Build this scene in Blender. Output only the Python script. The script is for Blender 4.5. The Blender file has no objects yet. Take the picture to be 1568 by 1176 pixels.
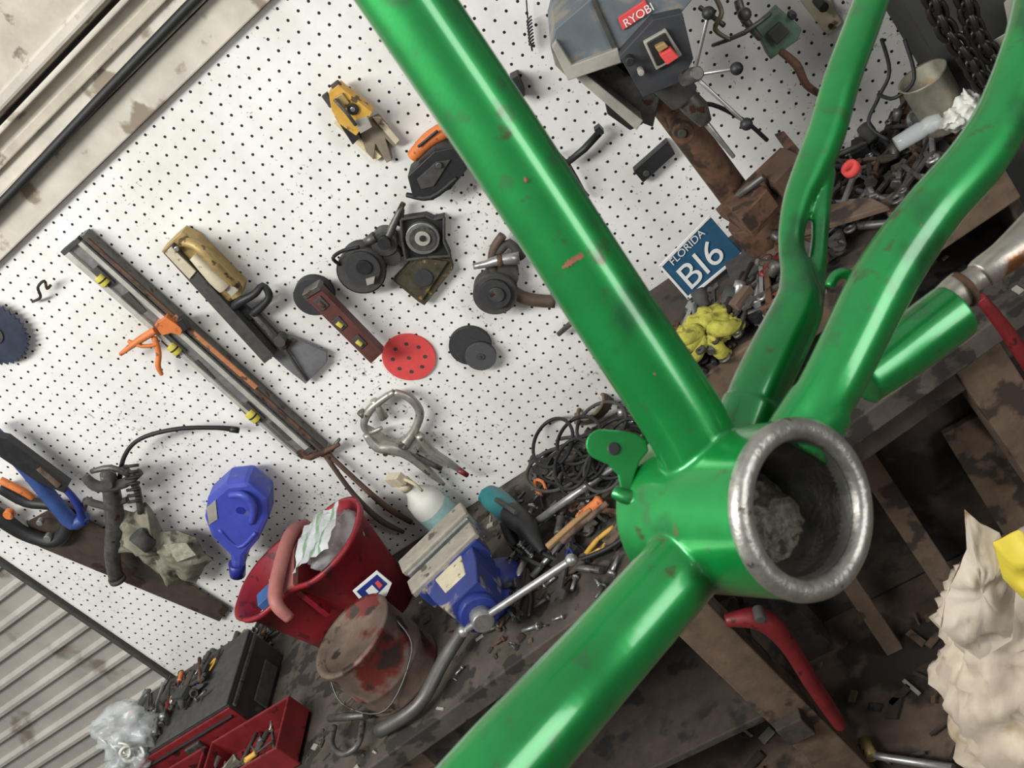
import bpy, bmesh, math, random
from mathutils import Vector, Matrix, noise
random.seed(7)
FP=1528.0; CX,CY=784.0,588.0
dn=Vector((2326,2387,1528)).normalized()
lf=Vector((-3344,2280,1528)); lf=(lf-dn*lf.dot(dn)).normalized()
R=-lf; U=-dn; N=U.cross(R)
CAM=Vector((0,-1.8,1.95)); BZ=0.857
def ray(u,v):
    c=Vector((u-CX,v-CY,FP))/FP
    return Vector((c.dot(R),c.dot(N),c.dot(U)))
def Dp(u,v,d): return CAM+ray(u,v)*d
def Wt(u,v,off=0): r=ray(u,v); return (-off-CAM.y)/r.y
def W(u,v,off=0): return CAM+ray(u,v)*Wt(u,v,off)
def Z(u,v,z): r=ray(u,v); return CAM+r*((z-CAM.z)/r.z)
# ---------- materials
def lin(c):
    return tuple(((x/255)/12.92 if x/255<=.04045 else ((x/255+.055)/1.055)**2.4) for x in c)
MC={}
def M(name,c,rough=.6,metal=0,var=.25,scale=25,bump=.0,spot=None,alpha=1,coat=0):
    if name in MC: return MC[name]
    m=bpy.data.materials.new(name); m.use_nodes=True; nt=m.node_tree; b=nt.nodes['Principled BSDF']
    L=nt.links; tc=nt.nodes.new('ShaderNodeTexCoord'); nz=nt.nodes.new('ShaderNodeTexNoise')
    nz.inputs['Scale'].default_value=scale; nz.inputs['Detail'].default_value=6; nz.inputs['Roughness'].default_value=.65
    L.new(tc.outputs['Object'],nz.inputs['Vector'])
    r=nt.nodes.new('ShaderNodeValToRGB'); l=lin(c)
    r.color_ramp.elements[0].position=.3; r.color_ramp.elements[1].position=.7
    r.color_ramp.elements[0].color=tuple(max(0,x*(1-var)) for x in l)+(1,)
    r.color_ramp.elements[1].color=tuple(min(1,x*(1+var)) for x in l)+(1,)
    L.new(nz.outputs['Fac'],r.inputs['Fac']); out=r.outputs['Color']
    for q in ([spot] if spot and not isinstance(spot,list) else (spot or [])):
        sc,th,ss=q; n2=nt.nodes.new('ShaderNodeTexNoise'); n2.inputs['Scale'].default_value=ss; n2.inputs['Detail'].default_value=8
        L.new(tc.outputs['Object'],n2.inputs['Vector'])
        mr=nt.nodes.new('ShaderNodeMapRange'); mr.inputs[1].default_value=th; mr.inputs[2].default_value=th+.06
        L.new(n2.outputs['Fac'],mr.inputs[0]); mx=nt.nodes.new('ShaderNodeMix'); mx.data_type='RGBA'
        L.new(mr.outputs[0],mx.inputs[0]); L.new(out,mx.inputs[6]); mx.inputs[7].default_value=lin(sc)+(1,)
        out=mx.outputs[2]
    L.new(out,b.inputs['Base Color'])
    rr=nt.nodes.new('ShaderNodeMapRange'); rr.inputs[3].default_value=max(.05,rough-.08); rr.inputs[4].default_value=min(1,rough+.12)
    L.new(nz.outputs['Fac'],rr.inputs[0]); L.new(rr.outputs[0],b.inputs['Roughness']); b.inputs['Metallic'].default_value=metal
    b.inputs['Alpha'].default_value=alpha
    if coat: b.inputs['Coat Weight'].default_value=coat; b.inputs['Coat Roughness'].default_value=.14
    if bump:
        bp=nt.nodes.new('ShaderNodeBump'); bp.inputs['Strength'].default_value=bump; bp.inputs['Distance'].default_value=.004
        L.new(nz.outputs['Fac'],bp.inputs['Height']); L.new(bp.outputs[0],b.inputs['Normal'])
    MC[name]=m; return m
green=M('green_paint',(12,136,60),.36,.55,.14,30,0,[((10,98,44),.56,14),((40,120,60),.60,90),((66,72,38),.65,64),((128,84,60),.685,36)],1,.9)
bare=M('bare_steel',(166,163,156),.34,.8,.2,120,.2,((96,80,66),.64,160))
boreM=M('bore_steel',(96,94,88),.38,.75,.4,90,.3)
ragM=M('dirty_rag',(122,119,104),.95,0,.4,320,.9,((72,68,57),.52,140))
steel=M('steel',(165,165,163),.35,.75,.2,60)
dsteel=M('dark_steel',(92,90,86),.45,.6,.35,60,.1,((70,48,34),.6,50))
vdark=M('black_plastic',(30,30,31),.5,0,.3,40)
rubber=M('black_rubber',(22,22,23),.6,0,.2,40)
rust=M('rusty_steel',(92,66,50),.75,.25,.45,45,.3,((56,43,34),.52,30))
wood=M('old_wood',(96,79,64),.85,0,.35,20,.4,((54,44,37),.54,14))
dwood=M('dark_wood',(60,51,44),.85,0,.4,18,.5,((33,29,26),.55,12))
benchM=M('bench_surface',(72,65,58),.8,0,.4,16,.4,((40,35,31),.52,22))
orange=M('orange_plastic',(200,112,56),.55,0,.15,40,0,((120,72,48),.60,50))
yellow=M('yellow_plastic',(198,154,62),.6,0,.2,30,0,((84,66,38),.58,50))
red=M('red_plastic',(132,28,38),.42,0,.15,12,0,((84,24,28),.58,30))
redp=M('red_paint',(112,30,34),.45,.1,.25,20,0,((50,20,20),.6,30))
pink=M('pink_handle',(156,98,92),.55,0,.15)
rdisc=M('sanding_red',(204,70,68),.85,0,.08,80)
blue=M('blue_plastic',(60,72,162),.42,0,.15,20,0,((88,92,136),.62,30))
dblue=M('blue_paint',(36,52,124),.45,.1,.25,30,0,((90,90,100),.64,40))
teal=M('teal_plastic',(30,108,112),.45,0,.15)
white=M('white_plastic',(208,208,200),.5,0,.06)
cream=M('cream_paint',(186,176,152),.6,0,.15,30,0,((110,90,70),.62,40))
grey=M('grey_plastic',(120,122,122),.6,0,.2)
greyblue=M('greyblue_paint',(96,104,110),.6,.1,.2,14,0,((130,124,112),.52,14))
lgrey=M('light_grey_paint',(150,146,136),.6,0,.2,20)
paper=M('label_white',(218,219,216),.7,0,.05)
brass=M('brassy',(164,140,90),.5,.35,.3,40,0,((80,62,40),.58,40))
canvas=M('dirty_bag',(120,116,100),.95,0,.35,30,.4,((70,66,56),.56,24))
glove=M('yellow_glove',(164,160,66),.95,0,.3,60,.8,((106,102,48),.6,40))
plateblue=M('plate_blue',(44,88,118),.45,.1,.15)
cloud=M('clear_plastic',(205,210,210),.2,0,.1,20,0,None,.38)
paperbag=M('sack_plastic',(204,190,170),.5,0,.15,8,.3,((178,160,134),.58,6))
floorM=M('dirt_floor',(92,77,66),.95,0,.5,9,.8,((50,42,36),.5,5))
galv=M('galvanised',(168,164,156),.6,.25,.18,6,.0,((124,116,106),.58,5))
girtM=M('dusty_girt',(188,182,170),.75,.1,.2,9,.1,((136,124,108),.6,14))
concM=M('rough_beam',(176,168,154),.85,0,.2,14,.3,((120,110,96),.62,24))
cabM=M('dark_cabinet',(52,52,50),.7,.1,.3,10)
canM=M('rusty_can',(106,90,79),.65,.3,.4,14,.2,[((100,36,30),.52,9),((50,38,32),.56,20)])
greenm=M('green_machine',(84,106,90),.6,.2,.25,30)
dustyb=M('dusty_black',(62,60,57),.8,0,.3,60,.1)
gritM=M('grit_black',(50,50,51),.95,0,.2,150)
bottleg=M('vial_yellow',(196,184,76),.3,0,.1)
# ---------- builder
def cat(pts,n):
    if n<=1 or len(pts)<3: return [list(p) for p in pts]
    out=[]; P=[pts[0]]+list(pts)+[pts[-1]]
    for i in range(1,len(P)-2):
        a,b,c,d=P[i-1],P[i],P[i+1],P[i+2]
        for k in range(n):
            t=k/n
            out.append([.5*((2*b[j])+(-a[j]+c[j])*t+(2*a[j]-5*b[j]+4*c[j]-d[j])*t*t+(-a[j]+3*b[j]-3*c[j]+d[j])*t**3) for j in range(4)])
    out.append(list(pts[-1])); return out
class O:
    def __init__(s,name,bev=0): s.n=name; s.bm=bmesh.new(); s.m=[]; s.bev=bev; s.parent=None
    def mi(s,m):
        if m not in s.m: s.m.append(m)
        return s.m.index(m)
    def f(s,vs,i,sm=False):
        try: q=s.bm.faces.new(vs); q.material_index=i; q.smooth=sm
        except ValueError: pass
    def prism(s,pts,ext,m):
        i=s.mi(m); a=[s.bm.verts.new(p) for p in pts]; b=[s.bm.verts.new(Vector(p)+ext) for p in pts]
        s.f(a,i); s.f(b[::-1],i); n=len(a)
        for k in range(n): s.f([a[k],b[k],b[(k+1)%n],a[(k+1)%n]],i)
    def slab(s,px,y0,y1,m):
        p=[W(u,v,y1) for u,v in px]; s.prism(p,Vector((0,y1-y0,0)),m)
    def hs(s,px,z0,z1,m):
        p=[Z(u,v,z1) for u,v in px]; s.prism(p,Vector((0,0,z0-z1)),m)
    def box(s,c,d,m,rot=None):
        i=s.mi(m); c=Vector(c); vs=[]
        for x in(-.5,.5):
            for y in(-.5,.5):
                for z in(-.5,.5):
                    v=Vector((x*d[0],y*d[1],z*d[2]))
                    if rot: v=rot@v
                    vs.append(s.bm.verts.new(c+v))
        for q in((0,1,3,2),(4,6,7,5),(0,4,5,1),(2,3,7,6),(0,2,6,4),(1,5,7,3)): s.f([vs[k] for k in q],i)
    def tube(s,pts,m,seg=12,n=1,caps=True,closed=False):
        i=s.mi(m); P=cat(pts,n); V=[Vector(p[:3]) for p in P]; rings=[]; nv=None; K=len(V)
        for k in range(K):
            t=(V[min(k+1,K-1)]-V[max(k-1,0)]).normalized()
            if nv is None: nv=t.orthogonal().normalized()
            else:
                nv=nv-t*nv.dot(t); nv=nv.normalized() if nv.length>1e-6 else t.orthogonal().normalized()
            bv=t.cross(nv)
            rings.append([s.bm.verts.new(V[k]+(nv*math.cos(a)+bv*math.sin(a))*P[k][3]) for a in [2*math.pi*j/seg for j in range(seg)]])
        for k in range(K-1):
            for j in range(seg): s.f([rings[k][j],rings[k][(j+1)%seg],rings[k+1][(j+1)%seg],rings[k+1][j]],i,True)
        if caps: s.f(rings[0][::-1],i); s.f(rings[-1],i)
    def pw(s,l,m,seg=10,n=1,caps=True):
        s.tube([list(W(u,v,o))+[r*Wt(u,v,o)/FP] for u,v,o,r in l],m,seg,n,caps)
    def pz(s,l,m,seg=10,n=1):
        s.tube([list(Z(u,v,z))+[r*((z-CAM.z)/ray(u,v).z)/FP] for u,v,z,r in l],m,seg,n)
    def pd(s,l,m,seg=24,n=1,caps=True):
        s.tube([list(Dp(u,v,d))+[r*d/FP] for u,v,d,r in l],m,seg,n,caps)
    def cyl(s,c,ax,r,h,m,seg=24,r2=None):
        c=Vector(c); ax=Vector(ax).normalized()
        s.tube([list(c)+[r],list(c+ax*h)+[r if r2 is None else r2]],m,seg)
    def disc(s,u,v,y0,y1,rpx,m,seg=32):
        c=W(u,v,y1); r=rpx*Wt(u,v,y1)/FP; s.cyl(c,(0,1,0),r,y1-y0,m,seg)
    def lathe(s,base,ax,prof,m,seg=40,sx=1.0,xd=None):
        i=s.mi(m); base=Vector(base); ax=Vector(ax).normalized()
        x=Vector(xd) if xd else ax.orthogonal(); x=(x-ax*x.dot(ax)).normalized(); y=ax.cross(x); rings=[]
        for r,h in prof: rings.append([s.bm.verts.new(base+ax*h+x*math.cos(2*math.pi*j/seg)*r*sx+y*math.sin(2*math.pi*j/seg)*r) for j in range(seg)])
        for k in range(len(rings)-1):
            for j in range(seg): s.f([rings[k][j],rings[k][(j+1)%seg],rings[k+1][(j+1)%seg],rings[k+1][j]],i,True)
        return rings
    def ball(s,c,r,m,rot=None,amp=0,fr=1.5,sub=4):
        i=s.mi(m); t=bmesh.new(); bmesh.ops.create_icosphere(t,subdivisions=sub,radius=1); mp={}
        c=Vector(c); r=Vector(r) if hasattr(r,'__len__') else Vector((r,r,r))
        for v in t.verts:
            q=v.co*fr+c*7
            d=1+(amp*(noise.noise(q)+.6*(abs(noise.noise(q*2.3))-.25)+.2*noise.noise(q*5)) if amp else 0)
            p=Vector((v.co.x*r.x,v.co.y*r.y,v.co.z*r.z))*d
            if rot: p=rot@p
            mp[v.index]=s.bm.verts.new(c+p)
        for q in t.faces: s.f([mp[v.index] for v in q.verts],i,True)
        t.free()
    def text(s,tx,org,xd,yd,size,m,dep=.0015):
        cu=bpy.data.curves.new('t','FONT'); cu.body=tx; cu.size=1; ob=bpy.data.objects.new('t',cu)
        bpy.context.scene.collection.objects.link(ob); bpy.context.view_layer.update()
        me=bpy.data.meshes.new_from_object(ob.evaluated_get(bpy.context.evaluated_depsgraph_get()))
        i=s.mi(m); xd=Vector(xd).normalized()*size; yd=Vector(yd).normalized()*size
        vs=[s.bm.verts.new(Vector(org)+xd*v.co.x+yd*v.co.y) for v in me.vertices]
        for p in me.polygons: s.f([vs[k] for k in p.vertices],i)
        bpy.data.objects.remove(ob); bpy.data.meshes.remove(me)
    def spin(s,c,a,k=1):
        c=Vector(c); r=Matrix.Rotation(a,3,'Z')
        for v in s.bm.verts: v.co=c+r@((v.co-c)*k)
    def done(s,parent=None,recalc=True):
        if recalc: bmesh.ops.recalc_face_normals(s.bm,faces=s.bm.faces)
        me=bpy.data.meshes.new(s.n); 
        lo=[min(v.co[k] for v in s.bm.verts) for k in range(3)]; hi=[max(v.co[k] for v in s.bm.verts) for k in range(3)]
        c=Vector([(lo[k]+hi[k])/2 for k in range(3)])
        for v in s.bm.verts: v.co-=c
        s.bm.to_mesh(me); s.bm.free()
        for m in s.m: me.materials.append(m)
        ob=bpy.data.objects.new(s.n,me); ob.location=c; bpy.context.scene.collection.objects.link(ob)
        if s.bev:
            b=ob.modifiers.new('b','BEVEL'); b.width=s.bev; b.segments=2; b.limit_method='ANGLE'; b.angle_limit=math.radians(50)
        if parent:
            ob.parent=parent; ob.matrix_parent_inverse=Matrix.Translation(-parent.location)
        return ob
def rz(a): return Matrix.Rotation(a,3,'Z')
# ---------- pegboard wall
def pegmat():
    m=bpy.data.materials.new('pegboard_white'); m.use_nodes=True; nt=m.node_tree; L=nt.links; b=nt.nodes['Principled BSDF']
    tc=nt.nodes.new('ShaderNodeTexCoord'); sp=nt.nodes.new('ShaderNodeSeparateXYZ'); L.new(tc.outputs['Object'],sp.inputs[0])
    def mt(op,a,bb=None):
        n=nt.nodes.new('ShaderNodeMath'); n.operation=op
        for k,x in enumerate((a,bb)):
            if x is None: continue
            if isinstance(x,(int,float)): n.inputs[k].default_value=x
            else: L.new(x,n.inputs[k])
        return n.outputs[0]
    P=.0254
    fx=mt('SUBTRACT',mt('FRACT',mt('DIVIDE',sp.outputs[0],P)),.5); fz=mt('SUBTRACT',mt('FRACT',mt('DIVIDE',sp.outputs[2],P)),.5)
    d=mt('SQRT',mt('ADD',mt('MULTIPLY',fx,fx),mt('MULTIPLY',fz,fz)))
    hole=mt('LESS_THAN',d,.112)
    n1=nt.nodes.new('ShaderNodeTexNoise'); n1.inputs['Scale'].default_value=3; n1.inputs['Detail'].default_value=8; n1.inputs['Roughness'].default_value=.7; L.new(tc.outputs['Object'],n1.inputs['Vector'])
    r=nt.nodes.new('ShaderNodeValToRGB'); r.color_ramp.elements[0].position=.35; r.color_ramp.elements[1].position=.6
    r.color_ramp.elements[0].color=lin((208,206,199))+(1,); r.color_ramp.elements[1].color=lin((228,227,223))+(1,)
    L.new(n1.outputs['Fac'],r.inputs['Fac'])
    n2=nt.nodes.new('ShaderNodeTexNoise'); n2.inputs['Scale'].default_value=150; n2.inputs['Detail'].default_value=2; L.new(tc.outputs['Object'],n2.inputs['Vector'])
    n3=nt.nodes.new('ShaderNodeTexNoise'); n3.inputs['Scale'].default_value=4.5; n3.inputs['Detail'].default_value=3; L.new(tc.outputs['Object'],n3.inputs['Vector'])
    # dirt is worse low down near the bench
    low=mt('MULTIPLY',mt('SUBTRACT',.25,sp.outputs[2]),.07)
    sp1=mt('MULTIPLY',mt('GREATER_THAN',mt('ADD',mt('ADD',n2.outputs['Fac'],mt('MULTIPLY',n3.outputs['Fac'],.35)),low),.90),.6)
    mx=nt.nodes.new('ShaderNodeMix'); mx.data_type='RGBA'; L.new(sp1,mx.inputs[0]); L.new(r.outputs[0],mx.inputs[6]); mx.inputs[7].default_value=lin((120,110,98))+(1,)
    m2=nt.nodes.new('ShaderNodeMix'); m2.data_type='RGBA'; L.new(hole,m2.inputs[0]); L.new(mx.outputs[2],m2.inputs[6]); m2.inputs[7].default_value=(.015,.014,.013,1)
    L.new(m2.outputs[2],b.inputs['Base Color']); b.inputs['Roughness'].default_value=.55; b.inputs['Specular IOR Level'].default_value=.3
    return m
o=O('wall_back'); o.box((-.9,.003,1.39),(2.3,.006,1.074),pegmat()); o.done()
o=O('wall_corrugated'); prof=[]; z=0
i=o.mi(galv); rows=[]
z=0.0
while z<3.0:
    for dz,dy in((0,0),(.040,0),(.049,-.013),(.059,-.013),(.068,0)): prof.append((z+dz,dy))
    z+=.0685
for x in(-4.2,1.8): rows.append([o.bm.verts.new((x,.05+dy,zz)) for zz,dy in prof])
for k in range(len(prof)-1): o.f([rows[0][k],rows[1][k],rows[1][k+1],rows[0][k+1]],i)
o.done()
o=O('trim_1',.002); o.box((-2.058,-.004,1.39),(.014,.02,1.08),dustyb); o.done()
o=O('trim_2',.003)
o.box((-1.3,-.004,1.962),(5.4,.03,.068),girtM); o.box((-1.3,-.012,2.004),(5.4,.045,.012),girtM); o.done()
o=O('trim_3',.003)
o.box((-1.3,-.006,2.05),(5.4,.03,.08),girtM); o.box((-1.3,-.014,2.05),(5.4,.04,.02),concM); o.box((-1.3,-.02,2.084),(5.4,.055,.010),girtM); o.done()
o=O('ceiling_beam',.006); o.box((-1.3,-.015,2.25),(5.4,.07,.30),concM); o.box((-1.3,-.05,2.115),(5.4,.012,.025),girtM); o.box((-1.3,-.055,2.24),(5.4,.02,.02),girtM); o.box((-1.3,-.055,2.36),(5.4,.03,.05),girtM); o.done()
o=O('power_cable'); o.tube([[-3.9+.3*k,-.043,2.004+.006*math.sin(k*1.3),.009] for k in range(14)],rubber,10,3); o.done()
o=O('floor'); i=o.mi(floorM); G=60; vs=[[None]*(G+1) for _ in range(G+1)]
for a in range(G+1):
    for b in range(G+1):
        x=-4.2+6.0*a/G; y=-3.5+3.6*b/G; vs[a][b]=o.bm.verts.new((x,y,.012*noise.noise(Vector((x*6,y*6,0)))))
for a in range(G):
    for b in range(G): o.f([vs[a][b],vs[a+1][b],vs[a+1][b+1],vs[a][b+1]],i,True)
o.done()
# ---------- bench
def fo(x): return .605-.163*(x+1.21)
o=O('workbench',.003)
P=[(-2.15,-.005),(1.3,-.005),(1.3,-fo(1.3)),(-2.15,-fo(-2.15))]
o.prism([(x,y,BZ) for x,y in P],Vector((0,0,-.045)),benchM)
ang=math.atan(.163)
def along(x,off=0,z=0): return Vector((x,-fo(x)+off,z))
o.box(along(-.45,.06,.775),(3.4,.04,.07),dwood,rz(ang))
for x in(-2.0,-1.25,-.635,.03,1.0):
    o.box(along(x,.07,.40),(.085,.07,.80),wood,rz(ang))
    o.box((x,-.06,.40),(.08,.07,.80),dwood)
    o.box((x,-.05-fo(x)/2,.30),(.06,fo(x)-.12,.06),dwood)
o.box((-1.4,-.3,.34),(1.45,.34,.02),dwood)
o.box((-.45,-.012,.41),(3.4,.02,.78),M('dirty_back_panel',(70,60,52),.95,0,.5,10,.6,((42,36,32),.5,7)))
o.done()
o=O('bench_shelf',.003)
P=[(-.42,-.012),(.215,-.012),(.215,-.33),(-.42,-.38)]
o.prism([(x,y,1.06) for x,y in P],Vector((0,0,-.03)),dwood)
o.prism([(x,y,1.03) for x,y in [(-.42,-.012),(-.40,-.012),(-.40,-.38),(-.42,-.38)]],Vector((0,0,-.17)),dwood)
o.prism([(x,y,1.03) for x,y in [(.195,-.012),(.215,-.012),(.215,-.33),(.195,-.33)]],Vector((0,0,-.17)),dwood)
o.prism([(x,y,1.06) for x,y in [(-.42,-.38),(.215,-.33),(.215,-.35),(-.42,-.40)]],Vector((0,0,-.06)),wood)
o.done()
o=O('tool_cabinet',.004); o.box((.75,-.1,1.46),(1.04,.2,1.2),cabM); o.box((.75,-.206,1.6),(1.0,.01,.02),dsteel)
o.box((.5,-.205,1.85),(.4,.012,.5),vdark); o.done()
# ---------- loose tools
def wrench(o,c,a,l,m,t=.005):
    r=rz(a); c=Vector(c); h=l*.055
    pts=[(-l/2,-h*.55),(l/2-h*2,-h*.7),(l/2-h,-h*2),(l/2+h*1.2,-h*1.7),(l/2+h*.9,-h*.7),(l/2,-h*.55),(l/2,h*.55),(l/2+h*.9,h*.7),(l/2+h*1.2,h*1.7),(l/2-h,h*2),(l/2-h*2,h*.7),(-l/2,h*.55)]
    o.prism([c+r@Vector((x,y,t/2)) for x,y in pts],Vector((0,0,-t)),m)
    o.lathe(c+r@Vector((-l/2-h,0,-t/2)),(0,0,1),[(h*.8,0),(h*1.7,0),(h*1.7,t),(h*.8,t),(h*.8,0)],m,12)
def rod(o,c,a,l,m,r=.004,tilt=0):
    d=Vector((math.cos(a),math.sin(a),tilt))*l/2; c=Vector(c); o.tube([list(c-d)+[r],list(c+d)+[r]],m,8)
def driver(o,c,a,l,m,hm):
    d=Vector((math.cos(a),math.sin(a),0)); c=Vector(c)
    o.tube([list(c)+[l*.03],list(c+d*l*.6)+[l*.03]],m,8)
    o.tube([list(c-d*l*.4)+[l*.06],list(c-d*l*.36)+[l*.085],list(c-d*l*.1)+[l*.07],list(c-d*l*.04)+[l*.085],list(c)+[l*.05]],hm,10,2)
def pliers(o,c,a,l,m,hm):
    r=rz(a); c=Vector(c)
    def q(x,y,rr): return list(c+r@Vector((x*l,y*l,0)))+[rr*l]
    for sg in(1,-1):
        o.tube([q(0,0,.04),q(-.12,.06*sg,.035),q(-.3,.10*sg,.035),q(-.55,.07*sg,.03)],hm,8,3)
        o.tube([q(0,0,.05),q(.1,.045*sg,.045),q(.3,.012*sg,.02)],m,8,3)
    o.cyl(c-Vector((0,0,.05*l)),(0,0,1),.055*l,.1*l,m,12)
def bolt(o,c,a,l,m):
    d=Vector((math.cos(a),math.sin(a),.1)); c=Vector(c)
    o.tube([list(c)+[l*.12],list(c+d*l)+[l*.12]],m,8); o.cyl(c-d*l*.15,d,l*.25,l*.18,m,6)
def socket(o,c,a,l,m):
    d=Vector((math.cos(a),math.sin(a),random.uniform(0,1))); c=Vector(c)
    o.lathe(c,d,[(.0,0),(l*.3,0),(l*.33,l*.4),(l*.42,l*.5),(l*.42,l),(l*.3,l),(l*.3,l*.6),(0,l*.6)],m,14)
hm=[redp,yellow,vdark,vdark,vdark,vdark,dblue,wood,rust,dustyb,dsteel,orange]
sm=[dsteel,dsteel,dsteel,steel,steel,rust,dustyb,dustyb,dwood]
def scatter(name,n,fx,hz,lmax=.2):
    o=O(name)
    for k in range(n):
        x,y,z=fx(); c=(x,y,z+random.uniform(.004,hz)); a=random.choice([random.uniform(0,6.28),random.gauss(1.2,.5)]); l=random.uniform(.06,lmax); m=random.choice(sm); t=random.random()
        if t<.2: wrench(o,c,a,l,m)
        elif t<.4: rod(o,c,a,l,m,random.uniform(.003,.008))
        elif t<.5: driver(o,c,a,l,m,random.choice(hm))
        elif t<.6: pliers(o,c,a,l,m,random.choice(hm))
        elif t<.8: bolt(o,c,a,l*.35,m)
        elif t<.92: socket(o,c,a,l*.25,m)
        else: o.box(c,(l*.5,l*.3,.015),random.choice([dwood,cabM,canvas,wood,vdark]),rz(a))
    return o.done()
def rshelf():
    x=random.uniform(-.38,.19); return x,-(random.uniform(.04,.32) if x>-.08 else (random.uniform(.22,.34) if x>-.14 else random.uniform(.29,.355))),1.062
scatter('hand_tool_pile',290,rshelf,.05,.15)
def rb():
    x=random.uniform(-.90,-.24)
    return x,-(random.uniform(.07,fo(x)-.10) if x<-.46 else random.uniform(.43,.455)),BZ+.002
scatter('loose_hand_tools',130,rb,.03,.16)
def rl():
    return random.uniform(-2.02,-1.7),-random.uniform(.03,.10),BZ+.002
scatter('loose_bolts',90,rl,.05,.12)
# swarf and grit lying on the bench top
o=O('bench_debris')
for k in range(420):
    x=random.uniform(-1.5,.7); y=-random.uniform(.03,fo(x)-.01); l=random.uniform(.004,.022); o.box((x,y,BZ+.002),(l,l*random.uniform(.15,.8),.003),random.choice([dwood,wood,dustyb,rust,dsteel,lgrey,dwood,dustyb]),rz(random.uniform(0,6.28)))
for k in range(24):
    x=random.uniform(-1.1,-.4); y=-random.uniform(fo(x)-.15,fo(x)-.02); bolt(o,(x,y,BZ+.006),random.uniform(0,6.28),random.uniform(.015,.035),random.choice([dsteel,steel,rust]))
o.done()
def rfl():
    return random.uniform(-.9,.8),-random.uniform(.06,1.1),0.008
o=O('floor_debris')
for k in range(260):
    x,y,z=rfl(); a=random.uniform(0,6.28); l=random.uniform(.012,.06); o.box((x,y,.014),(l,l*random.uniform(.1,.6),.006),random.choice([dwood,wood,wood,dustyb,rust,dwood,lgrey]),rz(a))
for k in range(12):
    x,y,z=rfl(); a=random.uniform(0,6.28); o.tube([[x,y,.015,.004],[x+.12*math.cos(a),y+.12*math.sin(a),.02,.003],[x+.2*math.cos(a+.5),y+.2*math.sin(a+.5),.015,.003]],dwood,6,3)
o.done()
o=O('timber_offcuts',.002)
for x,w_,h_,tl in((-.30,.05,.55,.16),(-.12,.09,.40,.12),(.18,.06,.6,.18),(.40,.10,.5,.14),(-.48,.04,.45,.14)):
    o.prism([(x,-.03-tl,.01),(x+w_,-.03-tl,.01),(x+w_+.02,-.04,h_),(x+.02,-.04,h_)],Vector((0,-.018,0)),random.choice([wood,dwood]))
o.done()
# ---------- wall objects
o=O('circular_saw_blade'); c=W(-12,512,.02); r=56*Wt(-12,512,.02)/FP; T=36; pts=[]
for k in range(T):
    a=2*math.pi*k/T; pts+= [c+Vector((math.cos(a),0,math.sin(a)))*r,c+Vector((math.cos(a+.05),0,math.sin(a+.05)))*r*.9]
o.prism(pts,Vector((0,.004,0)),M('blade_blue',(56,62,78),.5,.4)); o.cyl(c-Vector((0,.003,0)),(0,1,0),r*.3,.005,dsteel); o.done()
o=O('wire_hook'); o.pw([(50,462,.01,2.2),(62,455,.02,2.2),(58,440,.03,2.2),(68,430,.03,2.2),(72,442,.02,2.2),(78,436,.01,2.2)],rust,8,4); o.done()
lw=M('level_web',(186,184,176),.5,.4)
o=O('spirit_level',.001)
o.slab([(92,386),(118,364),(130,372),(480,690),(462,703),(448,695)],.004,.024,steel)
o.slab([(92,386),(99,380),(457,698),(450,697)],.024,.032,lw); o.slab([(112,368),(118,364),(476,688),(469,692)],.024,.032,lw)
for (u,v) in((158,432),(268,537),(388,640)):
    o.slab([(u-22,v-14),(u-10,v-24),(u+18,v+2),(u+7,v+13)],.024,.031,dustyb); o.pw([(u-8,v-9,.031,8),(u+6,v+3,.031,8)],bottleg,12); o.pw([(u-2,v-4,.0315,8.3),(u,v-2,.0315,8.3)],vdark,12)
for (u,v) in((206,474),(312,578),(432,668)): o.slab([(u-20,v-20),(u-10,v-27),(u+18,v+2),(u+9,v+8)],.022,.027,dustyb)
o.slab([(92,386),(118,364),(124,370),(98,392)],.02,.033,dustyb); o.slab([(455,698),(474,684),(481,690),(462,704)],.02,.033,dustyb)
o.done()
o=O('steel_bar_clamp',.001)
o.slab([(122,362),(130,358),(500,688),(492,694)],.004,.03,dsteel); o.slab([(130,366),(134,364),(495,686),(491,689)],.03,.032,rust)
o.slab([(264,487),(269,482),(395,592),(390,597)],.03,.034,M('clamp_orange_dull',(170,112,74),.6,0,.25,40,0,((84,60,46),.52,40)))
o.slab([(236,498),(254,486),(280,504),(276,514),(262,510),(248,514)],.01,.045,orange); o.slab([(270,492),(278,488),(288,504),(280,509)],.03,.05,vdark)
o.pw([(238,506,.04,6),(215,520,.045,6),(198,532,.05,4.5),(184,543,.05,3)],orange,10,4); o.pw([(236,516,.04,5),(243,540,.045,4.5),(242,560,.05,4.5),(248,574,.05,3)],orange,10,4); o.pw([(196,522,.045,3),(218,530,.05,3.5),(240,528,.045,3)],orange,8,3)
o.pw([(460,690,.03,7),(475,700,.03,6),(520,680,.03,3)],rust,8,2)
o.done()
o=O('mitre_saw_fence',.001)
o.slab([(247,385),(262,370),(278,356),(300,368),(345,412),(372,440),(370,452),(352,462),(328,455),(300,430)],.005,.04,brass)
o.slab([(250,388),(264,374),(420,545),(405,557)],.01,.05,dustyb); o.slab([(252,388),(262,378),(300,416),(290,428)],.05,.054,cream)
o.pw([(296,392,.045,8),(330,425,.05,13),(345,440,.05,12)],cream,14,2); o.pw([(278,370,.045,7),(300,376,.06,8),(330,405,.065,8),(362,438,.045,7)],brass,10,4); o.disc(322,432,.05,.058,7,vdark,16); o.disc(270,382,.05,.057,4,steel,12)
o.slab([(340,420),(365,445),(355,455),(332,432)],.05,.056,lgrey)
o.done()
tg=M('trowel_grey',(106,106,107),.6,.25)
o=O('trowel',.001)
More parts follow.
